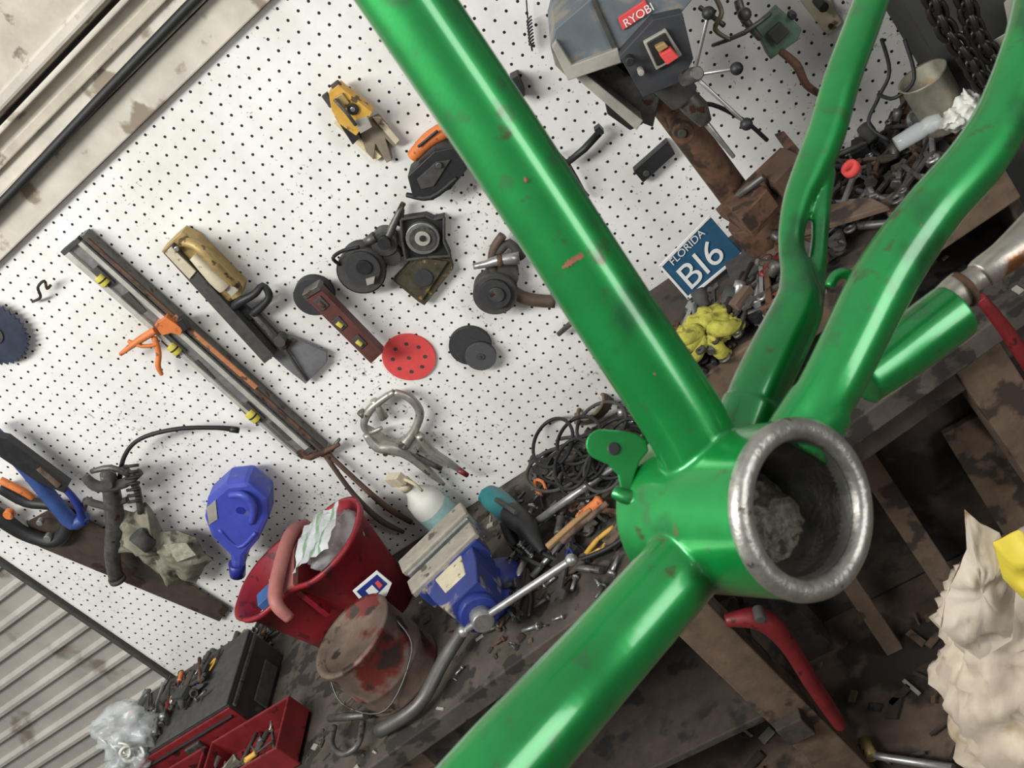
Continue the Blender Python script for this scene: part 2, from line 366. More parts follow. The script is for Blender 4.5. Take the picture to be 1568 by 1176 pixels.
o.slab([(378,500),(398,478),(430,512),(455,520),(500,540),(500,555),(468,588),(440,566),(420,548),(400,535)],.01,.02,tg)
o.slab([(430,515),(452,522),(436,538),(424,530)],.02,.028,dsteel)
o.pw([(352,474,.03,7),(368,462,.05,7),(390,450,.05,6),(402,437,.04,5),(412,450,.04,6),(408,462,.04,6),(388,480,.03,7)],vdark,10,3); o.slab([(352,470),(366,462),(392,484),(378,496)],.02,.032,vdark)
o.pw([(385,478,.03,5),(424,520,.035,6),(432,530,.03,7)],dsteel,10,2); o.disc(428,524,.02,.045,9,dustyb,20); o.pw([(436,535,.03,3),(470,583,.024,2)],dustyb,8); o.done()
o=O('backing_pad'); o.disc(480,456,.0,.025,31,gritM); o.disc(478,452,.025,.035,14,dsteel,20); o.disc(478,452,.035,.04,5,vdark,16); o.done()
o=O('torpedo_level',.001); o.slab([(462,452),(486,438),(586,540),(568,557)],.035,.06,M('level_maroon',(88,52,46),.5,0,.3))
for u,v in((492,466),(520,497),(550,525)): o.slab([(u-12,v-4),(u-2,v-13),(u+12,v+2),(u+2,v+11)],.06,.063,dustyb); o.pw([(u-4,v-3,.063,4),(u+4,v+3,.063,4)],bottleg if v>480 else rust,10)
o.slab([(462,452),(486,438),(492,444),(467,459)],.033,.064,dsteel); o.done()
o=O('cord_reel'); o.disc(553,416,.0,.05,36,dustyb); o.disc(553,416,.018,.03,38,vdark); o.disc(555,412,.05,.06,27,gritM); o.disc(557,410,.06,.064,12,vdark,20); o.disc(588,374,.0,.035,20,dsteel); o.disc(588,374,.035,.05,10,vdark)
o.pw([(520,405,.05,3),(510,395,.06,3),(525,384,.05,3),(550,378,.05,3)],rubber,8,4); o.pw([(590,374,.03,7),(602,345,.03,6),(618,310,.02,4)],dsteel,8,2)
o.slab([(560,428),(574,424),(572,434),(562,437)],.06,.064,lgrey); o.pw([(560,372,.03,7),(575,362,.03,9)],dsteel,8); o.done()
o=O('grinding_wheel_holder',.001)
px=[(614,336),(652,330),(664,336),(680,332),(680,370),(690,392),(655,394),(622,398),(616,370)]
o.slab(px,.0,.022,vdark)
for k in range(len(px)):
    a,b=px[k],px[(k+1)%len(px)]; o.pw([(a[0],a[1],.03,2.5),(b[0],b[1],.03,2.5)],dustyb,6)
o.disc(647,366,.022,.034,26,steel); o.disc(647,366,.034,.038,21,dsteel); o.disc(647,366,.038,.042,12,lgrey); o.disc(647,366,.042,.046,5,vdark); o.pw([(616,320,.02,4),(612,345,.02,5)],dsteel); o.done()
o=O('cutting_disc_pack',.001); dp_=M('disc_pack',(60,54,36),.7,0,.5,60,0,((124,108,40),.62,70)); o.slab([(602,430),(640,390),(690,398),(694,412),(650,468),(640,462)],.0,.02,dp_); o.slab([(606,430),(640,394),(686,401),(646,461)],.02,.026,dp_)
o.disc(648,426,.026,.029,15,gritM); o.disc(600,395,.0,.03,14,dustyb); o.done()
o=O('air_grinder'); o.disc(758,452,.01,.045,34,dustyb); o.disc(758,452,.045,.055,24,gritM); o.disc(760,452,.055,.06,12,dsteel); o.disc(768,424,.0,.03,26,dustyb)
o.pw([(725,408,.05,5),(745,404,.05,6),(765,398,.05,9),(795,395,.05,10)],steel,12,2); o.pw([(762,399,.05,10),(770,398,.05,10)],rust,12)
o.pw([(800,395,.03,7),(780,372,.03,7),(762,388,.03,7)],dustyb,10,3)
o.pw([(770,360,.03,7),(755,385,.03,7),(760,420,.02,9),(800,455,.02,10),(850,462,.02,10)],M('brown_hose',(80,66,54),.6),12,5); o.done()
o=O('sanding_disc_red'); o.disc(626,548,.0,.006,41,rdisc,48); c0=W(626,548,.006); rr_=25*Wt(626,548,.006)/FP
for k in range(8):
    a=k*math.pi/4+.2; o.cyl(c0+Vector((rr_*math.cos(a),-.001,rr_*math.sin(a))),(0,1,0),.0042,.001,dustyb,14)
o.cyl(c0-Vector((0,.001,0)),(0,1,0),.0042,.001,dustyb,14); o.done()
o=O('sanding_disc_black'); o.disc(720,531,.0,.012,33,gritM,40); o.done()
o=O('flap_disc'); o.disc(736,547,.013,.024,24,M('flap_grey',(70,70,72),.9,0,.15,200),36); o.disc(736,547,.024,.026,6,dsteel,16); o.done()
cl=M('clamp_nickel',(158,154,146),.4,.6,.25,60,0,((90,80,68),.62,50))
o=O('locking_c_clamp')
o.pw([(585,655,.03,3),(566,662,.03,5),(557,650,.03,6),(566,628,.03,7),(588,610,.03,6),(604,600,.03,5)],cl,10,4)
o.pw([(560,664,.03,6),(578,684,.035,9),(603,686,.035,10),(630,700,.03,8),(660,725,.03,6),(680,742,.03,3)],cl,10,4)
o.pw([(604,600,.03,5),(628,610,.03,7),(643,632,.03,7),(634,660,.03,7),(618,682,.03,9)],cl,10,4)
o.slab([(560,655),(580,665),(600,680),(640,665),(650,672),(632,702),(600,698),(572,690)],.02,.034,cl)
o.pw([(640,665,.04,6),(660,690,.04,7),(690,710,.04,6),(716,728,.03,3)],cl,10,3); o.pw([(702,719,.04,5),(716,728,.04,4)],redp,8)
o.pw([(605,678,.03,4),(640,700,.03,5),(676,718,.03,4)],dsteel,8,2); o.disc(616,684,.02,.042,6,dsteel,16); o.disc(590,696,.02,.04,4,dsteel,12)
o.pw([(572,612,.03,6),(582,630,.03,6),(588,640,.03,8)],cl,8); o.pw([(560,640,.03,5),(552,630,.03,7)],dsteel,8); o.done()
o=O('tin_snips'); o.pw([(505,700,.02,7),(490,688,.02,5),(470,668,.02,3)],rust,8,2)
o.pw([(497,690,.02,4),(545,735,.03,4),(590,775,.03,5),(630,800,.02,4)],M('brown_grip2',(82,62,50),.7),8,4); o.pw([(500,700,.025,4),(540,755,.03,4),(580,795,.03,5),(618,815,.02,3)],M('brown_grip',(72,58,48),.7),8,4)
o.pw([(520,672,.02,2.5),(507,690,.02,4)],dsteel,8); o.done()
o=O('staple_gun',.0015)
o.slab([(503,142),(518,130),(532,142),(570,172),(560,190),(545,208),(520,190),(508,170)],.02,.05,yellow)
o.slab([(512,178),(526,170),(552,210),(540,222)],.0,.04,vdark); o.slab([(492,148),(500,142),(512,162),(505,166)],.03,.04,dustyb)
o.disc(540,168,.05,.055,9,vdark,20); o.disc(540,168,.055,.057,4,steel,14); o.slab([(542,185),(562,178),(570,195),(552,205)],.05,.054,lgrey); o.slab([(512,150),(524,143),(535,158),(522,168)],.05,.056,brass)
o.pw([(510,135,.04,6),(520,126,.04,5)],dustyb,8); o.pw([(512,152,.06,3),(530,172,.065,3),(545,192,.06,3)],dsteel,8,2); o.done()
o=O('paint_scrapers',.001)
o.slab([(548,192),(578,178),(610,218),(604,226),(590,212),(600,245),(592,250),(575,220),(572,245),(560,232)],.0,.018,M('scraper_grey',(132,122,106),.6,.3))
o.slab([(510,188),(520,182),(585,240),(575,248)],.0,.012,M('scraper_yel',(204,190,152),.7)); o.slab([(570,180),(582,180),(612,215),(606,222)],.018,.024,cream); o.done()
o=O('heat_gun',.002); o.pw([(632,240,.03,10),(655,215,.04,12),(680,200,.04,13),(700,190,.04,12)],orange,14,3)
o.pw([(640,225,.055,2.5),(670,200,.06,2.5)],vdark,6)
o.slab([(624,270),(665,232),(700,225),(715,260),(690,290),(652,306),(632,302)],.0,.06,vdark); o.slab([(638,275),(668,248),(690,245),(664,286),(645,290)],.06,.064,dustyb); o.pw([(622,298,.05,4),(660,302,.06,5),(700,272,.06,4)],rubber,8,4); o.disc(672,254,.064,.07,5,dsteel,12); o.done()
o=O('spring'); pts=[]
for k in range(100):
    t=k/99; u=810+4*t; v=28+40*t; a=t*16*math.pi; p=W(u,v,.02); pts.append([p.x+.005*math.cos(a),p.y+.005*math.sin(a),p.z,.0015])
o.tube(pts,vdark,6); o.pw([(806,0,.02,1.2),(808,28,.02,1.2)],vdark,6); o.pw([(813,66,.02,1.5),(815,78,.02,1.5)],vdark,6); o.done()
o=O('allen_key'); o.pw([(868,250,.03,5),(895,228,.03,6),(918,203,.03,6)],vdark,8); o.pw([(850,232,.02,3),(872,254,.03,3),(892,292,.02,4),(902,300,.02,2)],dustyb,8,2); o.slab([(910,200),(918,194),(925,202),(914,208)],.02,.04,vdark); o.done()
o=O('chisel'); o.pw([(855,512,.02,4),(880,490,.03,5),(900,470,.03,5)],dsteel,8); o.done()
o=O('combination_square',.001); o.slab([(970,262),(1022,216),(1034,236),(985,280)],.0,.02,vdark); o.disc(990,266,.02,.022,5,dsteel,12); o.done()
o=O('wall_bracket',.001); o.slab([(780,122),(792,116),(804,146),(796,156),(786,140)],.0,.04,vdark); o.done()
o=O('hand_saw',.001)
o.slab([(40,800),(95,770),(350,932),(336,952),(60,838)],.01,.014,M('rusty_blade',(76,66,58),.6,.4,.3,20,0,((56,42,34),.56,20)))
o.pw([(0,745,.03,10),(40,768,.03,9),(85,775,.03,9),(105,800,.03,11),(85,828,.03,11),(40,818,.03,11),(0,792,.03,13),(-30,770,.03,12)],vdark,12,4)
o.pw([(0,735,.045,6),(35,752,.045,6),(50,762,.04,5)],orange,8,2); o.disc(12,790,.03,.045,8,orange,16); o.disc(60,802,.03,.045,5,steel,12); o.disc(72,826,.03,.046,6,steel,12); o.done()
o=O('hacksaw',.001); o.pw([(-20,655,.05,13),(30,705,.05,12),(80,765,.05,12),(112,800,.05,12),(132,790,.05,7)],M('saw_blue',(46,70,122),.5),12,4)
o.slab([(-10,668),(10,672),(105,742),(98,755),(60,740),(0,700)],.05,.07,vdark); o.pw([(60,715,.065,6),(92,742,.065,7)],wood,8); o.pw([(92,740,.06,5),(118,770,.06,6),(128,800,.05,8)],dblue,8,3); o.done()
o=O('grease_gun'); o.pw([(165,725,.06,12),(172,760,.06,14),(176,800,.06,14),(172,850,.06,12),(178,886,.06,11)],dsteel,14,3)
o.pw([(178,884,.06,13),(181,889,.06,13)],dustyb,14); o.pw([(130,730,.07,7),(150,745,.07,9),(190,740,.07,8),(215,722,.06,6)],dustyb,12,3)
o.pw([(190,715,.06,6),(210,750,.06,6),(215,785,.06,5)],dsteel,10,3); o.pw([(182,742,.05,4),(190,700,.05,3.5),(215,672,.05,3.5),(270,657,.05,3.5),(330,655,.04,3.5),(362,658,.03,5)],rubber,8,6)
o.pw([(352,657,.035,5),(366,659,.03,5)],vdark,8); o.pw([(130,765,.06,6),(160,775,.06,6),(195,765,.06,5)],dustyb,10,2); o.pw([(132,765,.05,5),(125,790,.05,4)],dsteel,8)
o.pw([(140,722,.08,4),(170,716,.085,5),(198,728,.08,4)],dsteel,8,3); o.disc(163,742,.06,.09,9,dustyb,18)
for k in range(7): o.pw([(190+k*1,715+9*k,.078,2.5),(212+k*.6,712+9*k,.078,2.5)],rubber,6)
o.done()
def bagmesh(o,px,off,th,m,amp=.012,fr=30):
    c=Vector((sum(p[0] for p in px)/len(px),sum(p[1] for p in px)/len(px)))
    i=o.mi(m); K=8; out=[]
    P=px+[px[0]]
    for k in range(len(px)):
        for j in range(6):
            t=j/6; out.append((P[k][0]*(1-t)+P[k+1][0]*t,P[k][1]*(1-t)+P[k+1][1]*t))
    for side in(1,-1):
        rings=[]
        for a in range(K+1):
            s=1-a/K; ring=[]
            for (u,v) in out:
                p=W(c.x+(u-c.x)*s,c.y+(v-c.y)*s,off); h=th*(1-s**3)
                q=p*fr; d=amp*(noise.noise(q)+.5*abs(noise.noise(q*2.1)))*min(1,(1-s)*3+.3)
                y=p.y-side*h+( -d if side>0 else 0)
                ring.append(o.bm.verts.new((p.x,min(y,-.003),p.z)))
            rings.append(ring)
        for a in range(K):
            for k in range(len(out)): 
                k2=(k+1)%len(out); o.f([rings[a][k],rings[a][k2],rings[a+1][k2],rings[a+1][k]],i,True)
o=O('dirty_cloth_bag'); bagmesh(o,[(165,800),(180,778),(205,785),(222,768),(240,815),(270,812),(300,822),(312,845),(328,858),(315,868),(300,892),(280,884),(262,897),(230,868),(205,845),(165,838)],.05,.025,canvas,.028,26)
o.pw([(208,818,.085,13),(230,838,.085,11)],dustyb,14); o.slab([(250,835),(285,832),(300,850),(268,862)],.088,.09,M('bag_print',(150,148,130),.9,0,.4,80)); o.done()
o=O('blue_funnel_bottle',.012)
px=[(316,768),(345,742),(380,738),(410,764),(411,795),(395,830),(376,852),(374,872),(353,872),(351,852),(322,822),(312,795)]
o.slab(px,.03,.10,blue)
fb=o.done()
bd=M('blue_dark',(36,42,130),.4)
o=O('cap_and_grip')
o.pw([(363,862,.065,13),(364,880,.065,12)],bd,20)
o.pw([(352,758,.10,5),(372,758,.112,6),(388,775,.112,6),(385,800,.10,5)],blue,10,5); o.slab([(316,778),(330,766),(333,795),(320,804)],.10,.102,lgrey); o.disc(368,782,.1,.1015,7,bd,20); o.pw([(335,810,.10,3),(365,838,.10,3),(392,815,.10,3)],blue,8,4); o.done(fb)
# ---------- bucket
o=O('divided_bucket',.0)
bx,by=-1.335,-.185; H=.235
def ov(z,a,b,pinch):
    out=[]
    for k in range(80):
        t=2*math.pi*k/80; out.append(Vector((bx+a*math.cos(t),by+b*math.copysign(abs(math.sin(t))**.75,math.sin(t))*(1-pinch*math.exp(-(math.cos(t)/.33)**2)),z)))
    return out
def loft(o,rings,m):
    i=o.mi(m); R_=[[o.bm.verts.new(p) for p in r] for r in rings]
    for k in range(len(R_)-1):
        n=len(R_[k])
        for j in range(n): o.f([R_[k][j],R_[k][(j+1)%n],R_[k+1][(j+1)%n],R_[k+1][j]],i,True)
    return R_
rr=loft(o,[ov(BZ+.002,.128,.078,.5),ov(BZ+.1,.150,.098,.45),ov(BZ+H-.014,.176,.124,.3),ov(BZ+H-.014,.186,.134,.26),ov(BZ+H,.190,.138,.26),ov(BZ+H,.180,.128,.28),ov(BZ+.1,.145,.093,.45),ov(BZ+.01,.122,.073,.5)],red)
o.f(rr[0],o.mi(red)); o.f(rr[-1],o.mi(red))
o.box((bx,by,BZ+H-.06),(.014,.17,.11),red); o.prism([(bx-.022,by-.10,BZ+H+.006),(bx+.022,by-.10,BZ+H+.006),(bx+.016,by,BZ+H+.022),(bx+.022,by+.10,BZ+H+.006),(bx-.022,by+.10,BZ+H+.006),(bx-.016,by,BZ+H+.022)],Vector((0,0,-.014)),pink)
o.tube([[bx-.01,by-.15,BZ+H-.03,.012],[bx-.01,by-.135,BZ+H+.015,.015],[bx-.005,by-.06,BZ+H+.03,.016],[bx,by+.05,BZ+H+.03,.016],[bx,by+.11,BZ+H,.013]],pink,14,5)
db=o.done()
o=O('bucket_label',.0)
lo_=.30; o.slab([(540,905),(577,874),(600,893),(592,912),(564,934)],lo_-.002,lo_,paper); o.slab([(546,906),(577,880),(593,894),(564,924)],lo_,lo_+.001,dblue); o.slab([(560,905),(570,896),(580,906),(568,914)],lo_+.001,lo_+.002,paper); o.slab([(574,893),(579,889),(586,896),(581,902)],lo_+.001,lo_+.002,rdisc); o.done(db)
o=O('plastic_bag_in_bucket'); o.ball((bx+.09,by+.01,BZ+.205),(.068,.080,.058),cloud,None,.35,1.8,4)
i=o.mi(M('bag_white',(186,190,190),.25,0,.15,30)); Gd=[]
for a in range(13):
    row=[]
    for b in range(13):
        x=bx+.03+.11*a/12; y=by-.085+.15*b/12; row.append(o.bm.verts.new((x,y,BZ+.258+.014*noise.noise(Vector((x*30,y*14,2)))+.006*noise.noise(Vector((x*90,y*60,2))))))
    Gd.append(row)
gi=o.mi(M('bag_green',(120,150,118),.4,0,.1))
for a in range(12):
    for b in range(12): o.f([Gd[a][b],Gd[a+1][b],Gd[a+1][b+1],Gd[a][b+1]],gi if a in(2,6,9) else i,True)
o.done()
cb=M('carton_blue',(60,96,150),.6,0,.2)
o=O('blue_carton',.001); o.box((bx-.10,by-.035,BZ+.175),(.05,.05,.10),cb,rz(.4)); o.box((bx-.107,by-.063,BZ+.195),(.03,.003,.03),white,rz(.4)); o.box((bx-.055,by-.04,BZ+.18),(.03,.04,.10),cream,rz(-.3)); o.box((bx-.10,by+.03,BZ+.17),(.06,.04,.07),white,rz(.2)); o.done()
o=O('rusty_paint_tin'); tb=Vector((-1.205,-.42,BZ+.001)); o.lathe(tb,(0,0,1),[(0,0),(.094,0),(.096,.004),(.094,.008),(.094,.05),(.0955,.053),(.094,.056),(.094,.14),(.097,.144),(.096,.148),(.084,.148),(.082,.138),(0,.138)],canM,56)
o.tube([[tb.x-.097,tb.y,tb.z+.12,.002],[tb.x-.10,tb.y-.06,tb.z+.06,.002],[tb.x,tb.y-.108,tb.z+.03,.002],[tb.x+.097,tb.y-.04,tb.z+.07,.002],[tb.x+.098,tb.y,tb.z+.12,.002]],dsteel,6,6)
o.done()
o=O('spray_bottle'); q=Vector((-1.085,-.065,BZ+.012))
o.lathe(q,(0,0,1),[(0,-.01),(.038,-.01),(.041,.006),(.041,.09),(.036,.115),(.018,.135),(.014,.15),(.014,.155)],white,32)
o.lathe(q,(0,0,1),[(.0415,.03),(.0418,.032),(.0418,.075),(.0415,.077)],M('label_teal',(150,184,182),.6),32)
o.cyl(q+Vector((0,0,.15)),(0,0,1),.017,.02,cream,16); o.box(q+Vector((.0,-.01,.188)),(.05,.020,.026),cream,rz(-.6)); o.tube([[q.x+.02,q.y-.02,q.z+.185,.004],[q.x+.035,q.y-.03,q.z+.165,.004],[q.x+.035,q.y-.03,q.z+.14,.003]],cream,8,3); o.done()
# vise
o=O('bench_vise',.003)
vx,vy=-.955,-.375; zt=BZ+.15
jaw=M('vise_jaw_grey',(154,148,136),.5,.3,.2,40,0,((90,84,76),.60,30))
bluep=M('vise_blue',(42,56,118),.45,.1,.2,30,0,[((150,140,120),.56,14),((60,54,50),.60,30)])
o.lathe((vx,vy+.03,BZ),(0,0,1),[(0,.0),(.075,.0),(.078,.01),(.07,.022),(.045,.03),(.04,.06),(0,.06)],dblue,36)
o.box((vx,vy+.05,zt-.06),(.10,.10,.07),bluep); o.box((vx,vy+.06,zt-.018),(.15,.05,.045),bluep)
o.box((vx,vy+.06,zt+.006),(.16,.045,.014),jaw); o.box((vx,vy+.032,zt-.008),(.15,.008,.03),steel)
o.box((vx,vy-.02,zt-.018),(.14,.05,.045),bluep); o.box((vx,vy-.02,zt+.006),(.155,.045,.014),jaw); o.box((vx,vy+.007,zt-.008),(.15,.006,.03),steel)
o.prism([(vx+x,vy-.04+y,zt-.0) for x,y in ((-.06,.02),(.06,.02),(.05,-.05),(.036,-.10),(-.036,-.10),(-.05,-.05))],Vector((0,0,-.07)),bluep)
o.prism([(vx+x,vy-.04+y,zt+.002) for x,y in ((-.035,.02),(.035,.02),(.024,-.06),(-.024,-.06))],Vector((0,0,-.02)),cream)
o.cyl((vx,vy-.14,zt-.04),(0,-1,0),.034,.02,dblue,24); o.cyl((vx,vy-.15,zt-.04),(0,-1,0),.019,.035,steel,20)
o.spin((vx,vy,BZ),math.radians(22),1.08)
scv=Vector((vx,vy,BZ))+rz(math.radians(22))@(Vector((0,-.172,zt-.04-BZ))*1.08); d=Vector((.97,0,.06)).normalized()
o.tube([list(scv-d*.045)+[.007],list(scv+d*.21)+[.007]],steel,12); o.ball(scv-d*.045,.011,steel,sub=3); o.ball(scv+d*.21,.011,steel,sub=3)
o.done()
o=O('electric_drill',.001)
h=BZ+.06
o.pz([(744,770,h,14),(752,762,h,19),(770,775,h,20),(786,790,h,19)],teal,20,3); o.pz([(742,772,h,10),(748,766,h,14)],dustyb,16)
o.pz([(784,788,h,20),(806,806,h,18),(820,828,h-.01,11),(832,846,h-.02,7)],vdark,16,3); o.pz([(775,798,h-.01,11),(782,820,h-.03,10),(792,838,h-.04,9)],vdark,12,2)
o.pz([(760,765,h+.03,4),(790,785,h+.035,4)],dustyb,8)
o.pz([(832,848,BZ+.04,4),(870,860,BZ+.02,4),(930,840,BZ+.02,4),(985,800,BZ+.02,4)],rubber,8,5); o.done()
o=O('steel_pipe'); o.pz([(820,800,BZ+.05,6),(975,690,BZ+.05,6)],steel,12); o.done()
o=O('curved_conduit'); o.pz([(580,1120,BZ+.02,11),(640,1080,BZ+.03,11),(680,1010,BZ+.04,11),(722,945,BZ+.05,10)],M('conduit',(96,94,90),.45,.6),16,5); o.done()
o=O('power_lead_coil')
for k in range(16):
    cx=random.uniform(840,965); cy=random.uniform(650,755); pts=[]
    for j in range(14):
        a=j*.55+k; pts.append((cx+(50-k*1.5)*math.cos(a)*1.0,cy+(30+k*.5)*math.sin(a)-10*math.cos(a),BZ+.009*k*.5+.018,2.8))
    o.pz(pts,rubber if k%4 else dustyb,8,3)
o.done()
o=O('rope_coil')
for k in range(5):
    o.pz([(905+(32-k*3)*math.cos(j*.5),622+(24-k*2)*math.sin(j*.5)-12*math.cos(j*.5),BZ+.03+.006*k,3) for j in range(14)],M('rope_brown',(104,92,76),.9),8,2)
o.done()
o=O('wood_offcuts',.001); o.pz([(838,838,BZ+.05,6),(880,800,BZ+.05,6),(905,780,BZ+.05,4)],M('lightwood',(150,116,76),.7),6); o.pz([(860,830,BZ+.055,5),(930,770,BZ+.06,5)],wood,6); o.done()
# toolbox
tbx=M('toolbox_dark',(52,44,43),.55,.2,.3,20,0,((84,76,70),.62,20))
o=O('metal_toolbox',.003)
o.box((-1.86,-.235,BZ+.055),(.44,.22,.108),tbx); o.box((-1.86,-.348,BZ+.055),(.44,.006,.10),redp); o.box((-1.86,-.353,BZ+.085),(.42,.008,.006),vdark)
o.box((-1.86,-.235,BZ+.112),(.44,.22,.006),dustyb); o.box((-1.80,-.356,BZ+.06),(.05,.01,.03),dsteel); o.box((-1.637,-.235,BZ+.095),(.006,.21,.01),dsteel); o.box((-1.637,-.235,BZ+.03),(.005,.12,.04),dustyb)
o.done()
o=O('drawer_cabinet',.003)
for k in range(2):
    x=-1.60-k*.27; zz=BZ+.002; y=-.445
    o.box((x,y,zz+.006),(.25,.13,.012),redp)
    for q,dd in(((x,y-.064,zz+.035),(.25,.006,.07)),((x,y+.064,zz+.035),(.25,.006,.07)),((x-.122,y,zz+.035),(.006,.13,.07)),((x+.122,y,zz+.035),(.006,.13,.07))): o.box(q,dd,redp)
o.done()
def rd(): return random.uniform(-1.9,-1.54),-random.uniform(.42,.47),BZ+.02
scatter('drawer_tools',36,rd,.035,.09)
def rt(): return random.uniform(-2.03,-1.7),-random.uniform(.16,.30),BZ+.118
scatter('loose_fasteners',40,rt,.02,.1)
o=O('shackle'); o.pz([(512,1112,BZ+.03,5),(508,1140,BZ+.03,5),(525,1155,BZ+.03,5),(548,1140,BZ+.03,5),(556,1105,BZ+.03,5)],dsteel,10,5); o.pz([(505,1100,BZ+.03,6),(560,1095,BZ+.03,6)],dsteel,10); o.done()
o=O('bag_of_washers'); c=Z(192,1120,BZ+.17); o.ball(c,(.075,.05,.065),cloud,None,.55,2.2,4); o.ball(c+Vector((-.03,-.02,-.05)),(.06,.05,.05),cloud,None,.55,2.2,4)
for k in range(9):
    q=c+Vector((random.uniform(-.05,.04),-.035+random.uniform(-.02,.02),random.uniform(-.05,.04))); o.lathe(q,(random.uniform(-1,1),-1,random.uniform(-1,1)),[(.008,0),(.016,0),(.016,.004),(.008,.004),(.008,0)],white,18)
o.done()
# ---------- drill press
o=O('drill_press',.003)
col=W(1075,230,.17)
o.tube([[col.x,col.y,1.10,.028],[col.x,col.y,1.75,.028]],rust,24); o.cyl((col.x,col.y,1.09),(0,0,1),.045,.06,rust,24)
o.prism([(col.x+x,col.y+y,1.085) for x,y in((-.09,.08),(.09,.08),(.09,-.14),(-.09,-.14))],Vector((0,0,-.02)),dustyb)
o.slab([(843,72),(850,45),(900,2),(930,-30),(1040,-40),(1060,0),(1010,60),(960,95),(872,122),(850,100)],.12,.34,greyblue)
o.slab([(845,72),(870,124),(952,96),(946,74),(876,100),(852,62)],.11,.352,lgrey)
o.slab([(905,2),(912,-2),(948,78),(940,82)],.34,.345,dustyb)
o.slab([(946,28),(988,0),(997,18),(954,47)],.34,.345,rdisc)
a=W(958,43,.346); bb=W(995,19,.346); cc=W(951,30,.346); o.text('RYOBI',a,bb-a,cc-a,.0165,paper)
o.slab([(948,86),(1000,30),(1045,20),(1062,90),(1045,125),(985,150)],.15,.37,M('press_black',(52,54,57),.6,.1))
o.slab([(985,65),(1020,45),(1045,85),(1005,108)],.37,.38,lgrey); o.slab([(990,66),(1018,50),(1038,84),(1006,102)],.38,.383,vdark)
o.slab([(1010,85),(1028,75),(1040,88),(1022,100)],.38,.40,rdisc); o.slab([(1003,73),(1018,65),(1024,72),(1009,81)],.38,.395,brass)
o.disc(965,95,.37,.39,7,vdark,16); o.disc(982,112,.37,.39,5,lgrey,16)
o.slab([(885,118),(940,96),(1010,150),(1000,195),(960,180)],.12,.28,dsteel)
o.slab([(880,118),(895,112),(985,185),(975,200)],.13,.32,lgrey)
o.slab([(925,150),(960,165),(985,190),(965,200),(930,175)],.2,.3,vdark)
o.pw([(1020,120,.30,28),(1048,150,.30,25)],dustyb,20); o.pw([(1045,145,.30,18),(1068,168,.30,18),(1080,188,.30,11)],dsteel,20)
o.pw([(1079,186,.30,5),(1124,241,.30,3.5)],steel,8)
o.pw([(1050,120,.38,13),(1068,112,.42,11)],dsteel,16)
for (u,v) in((1128,105),(1143,190),(1085,20)):
    o.pw([(1062,115,.41,3.5),((1062+u)/2,(115+v)/2,.42,3),(u,v,.43,3)],steel,8); o.ball(W(u,v,.43),.009,vdark,sub=3)
o.disc(1047,205,.13,.27,17,rust,20); o.disc(1045,205,.27,.275,7,dustyb,16)
tz=1.215
o.hs([(1095,320),(1195,225),(1245,245),(1145,350)],tz-.02,tz,rust); o.hs([(1110,312),(1150,272),(1175,290),(1135,335)],tz,tz+.035,rust); o.hs([(1160,265),(1200,225),(1225,238),(1185,280)],tz,tz+.04,M('vise_brown',(86,66,52),.7,.3))
o.hs([(1185,205),(1200,200),(1225,230),(1212,240)],tz,tz+.03,rust)
o.pw([(1130,300,.30,6),(1170,270,.32,6)],dsteel,8)
o.pw([(1060,165,.27,4),(1090,160,.25,3.5),(1140,185,.22,3.5),(1175,215,.2,3.5)],rubber,8,4)
o.done()
o=O('number_plate',.001); q0=.145
o.slab([(1008,408),(1086,330),(1138,390),(1054,460)],q0-.002,q0,plateblue)
o.slab([(1008,408),(1086,330),(1089,333),(1012,411)],q0,q0+.002,paper); o.slab([(1054,460),(1051,456),(1135,387),(1138,390)],q0,q0+.002,paper); o.slab([(1008,408),(1012,406),(1057,457),(1054,460)],q0,q0+.002,paper)
ex=(W(1086,330,q0)-W(1008,408,q0)); ey=(W(1008,408,q0)-W(1054,460,q0)); p0=W(1054,460,q0+.003); ew=ex.length; eh=ey.length
o.text('BI6',p0+ex*.10+ey*.12,ex,ey,eh*.78,paper); o.text('FLORIDA',p0+ex*.16+ey*.78,ex,ey,eh*.22,paper); o.done()
o=O('work_glove'); g=W(1080,505,.345); o.ball(g,(.046,.032,.034),glove,None,.45,2,4); o.ball(g+Vector((-.02,-.015,.018)),(.033,.018,.018),glove,None,.45,2.4,4); o.ball(g+Vector((.028,-.015,-.010)),(.028,.02,.018),glove,None,.45,2.5,4)
for k,(du,dv) in enumerate(((-54,14),(-50,34),(-24,46),(36,40),(52,-8))): o.pw([(1080+du*.2,505+dv*.2,.37,14),(1080+du*.6,505+dv*.7+4,.385,12),(1080+du,505+dv,.365,10),(1080+du*1.08,505+dv*1.08,.36,5)],glove,12,4)
o.done()
o=O('bench_grinder_guard',.002)
o.slab([(1160,50),(1195,15),(1228,45),(1222,62),(1180,92)],.1,.14,greenm); o.slab([(1175,52),(1195,34),(1210,50),(1190,70)],.14,.15,cabM); o.pw([(1195,78,.16,6),(1220,100,.18,7),(1235,130,.18,6),(1262,148,.16,5)],rust,10,4)
o.pw([(1090,70,.15,3),(1140,50,.18,4),(1180,20,.16,4)],dsteel,8,2); o.pw([(1130,0,.15,7),(1140,30,.16,7),(1165,60,.16,5)],dsteel,10,2); o.pw([(1070,10,.15,4),(1110,40,.16,4)],dsteel,8); o.disc(1215,25,.13,.15,6,vdark,12)
o.pw([(1095,-5,.15,4),(1105,20,.17,4),(1095,45,.17,4),(1120,62,.17,3)],M('tarnish',(110,104,84),.5,.5),8,4); o.ball(W(1140,22,.18),.011,dsteel,sub=3)
o.done()
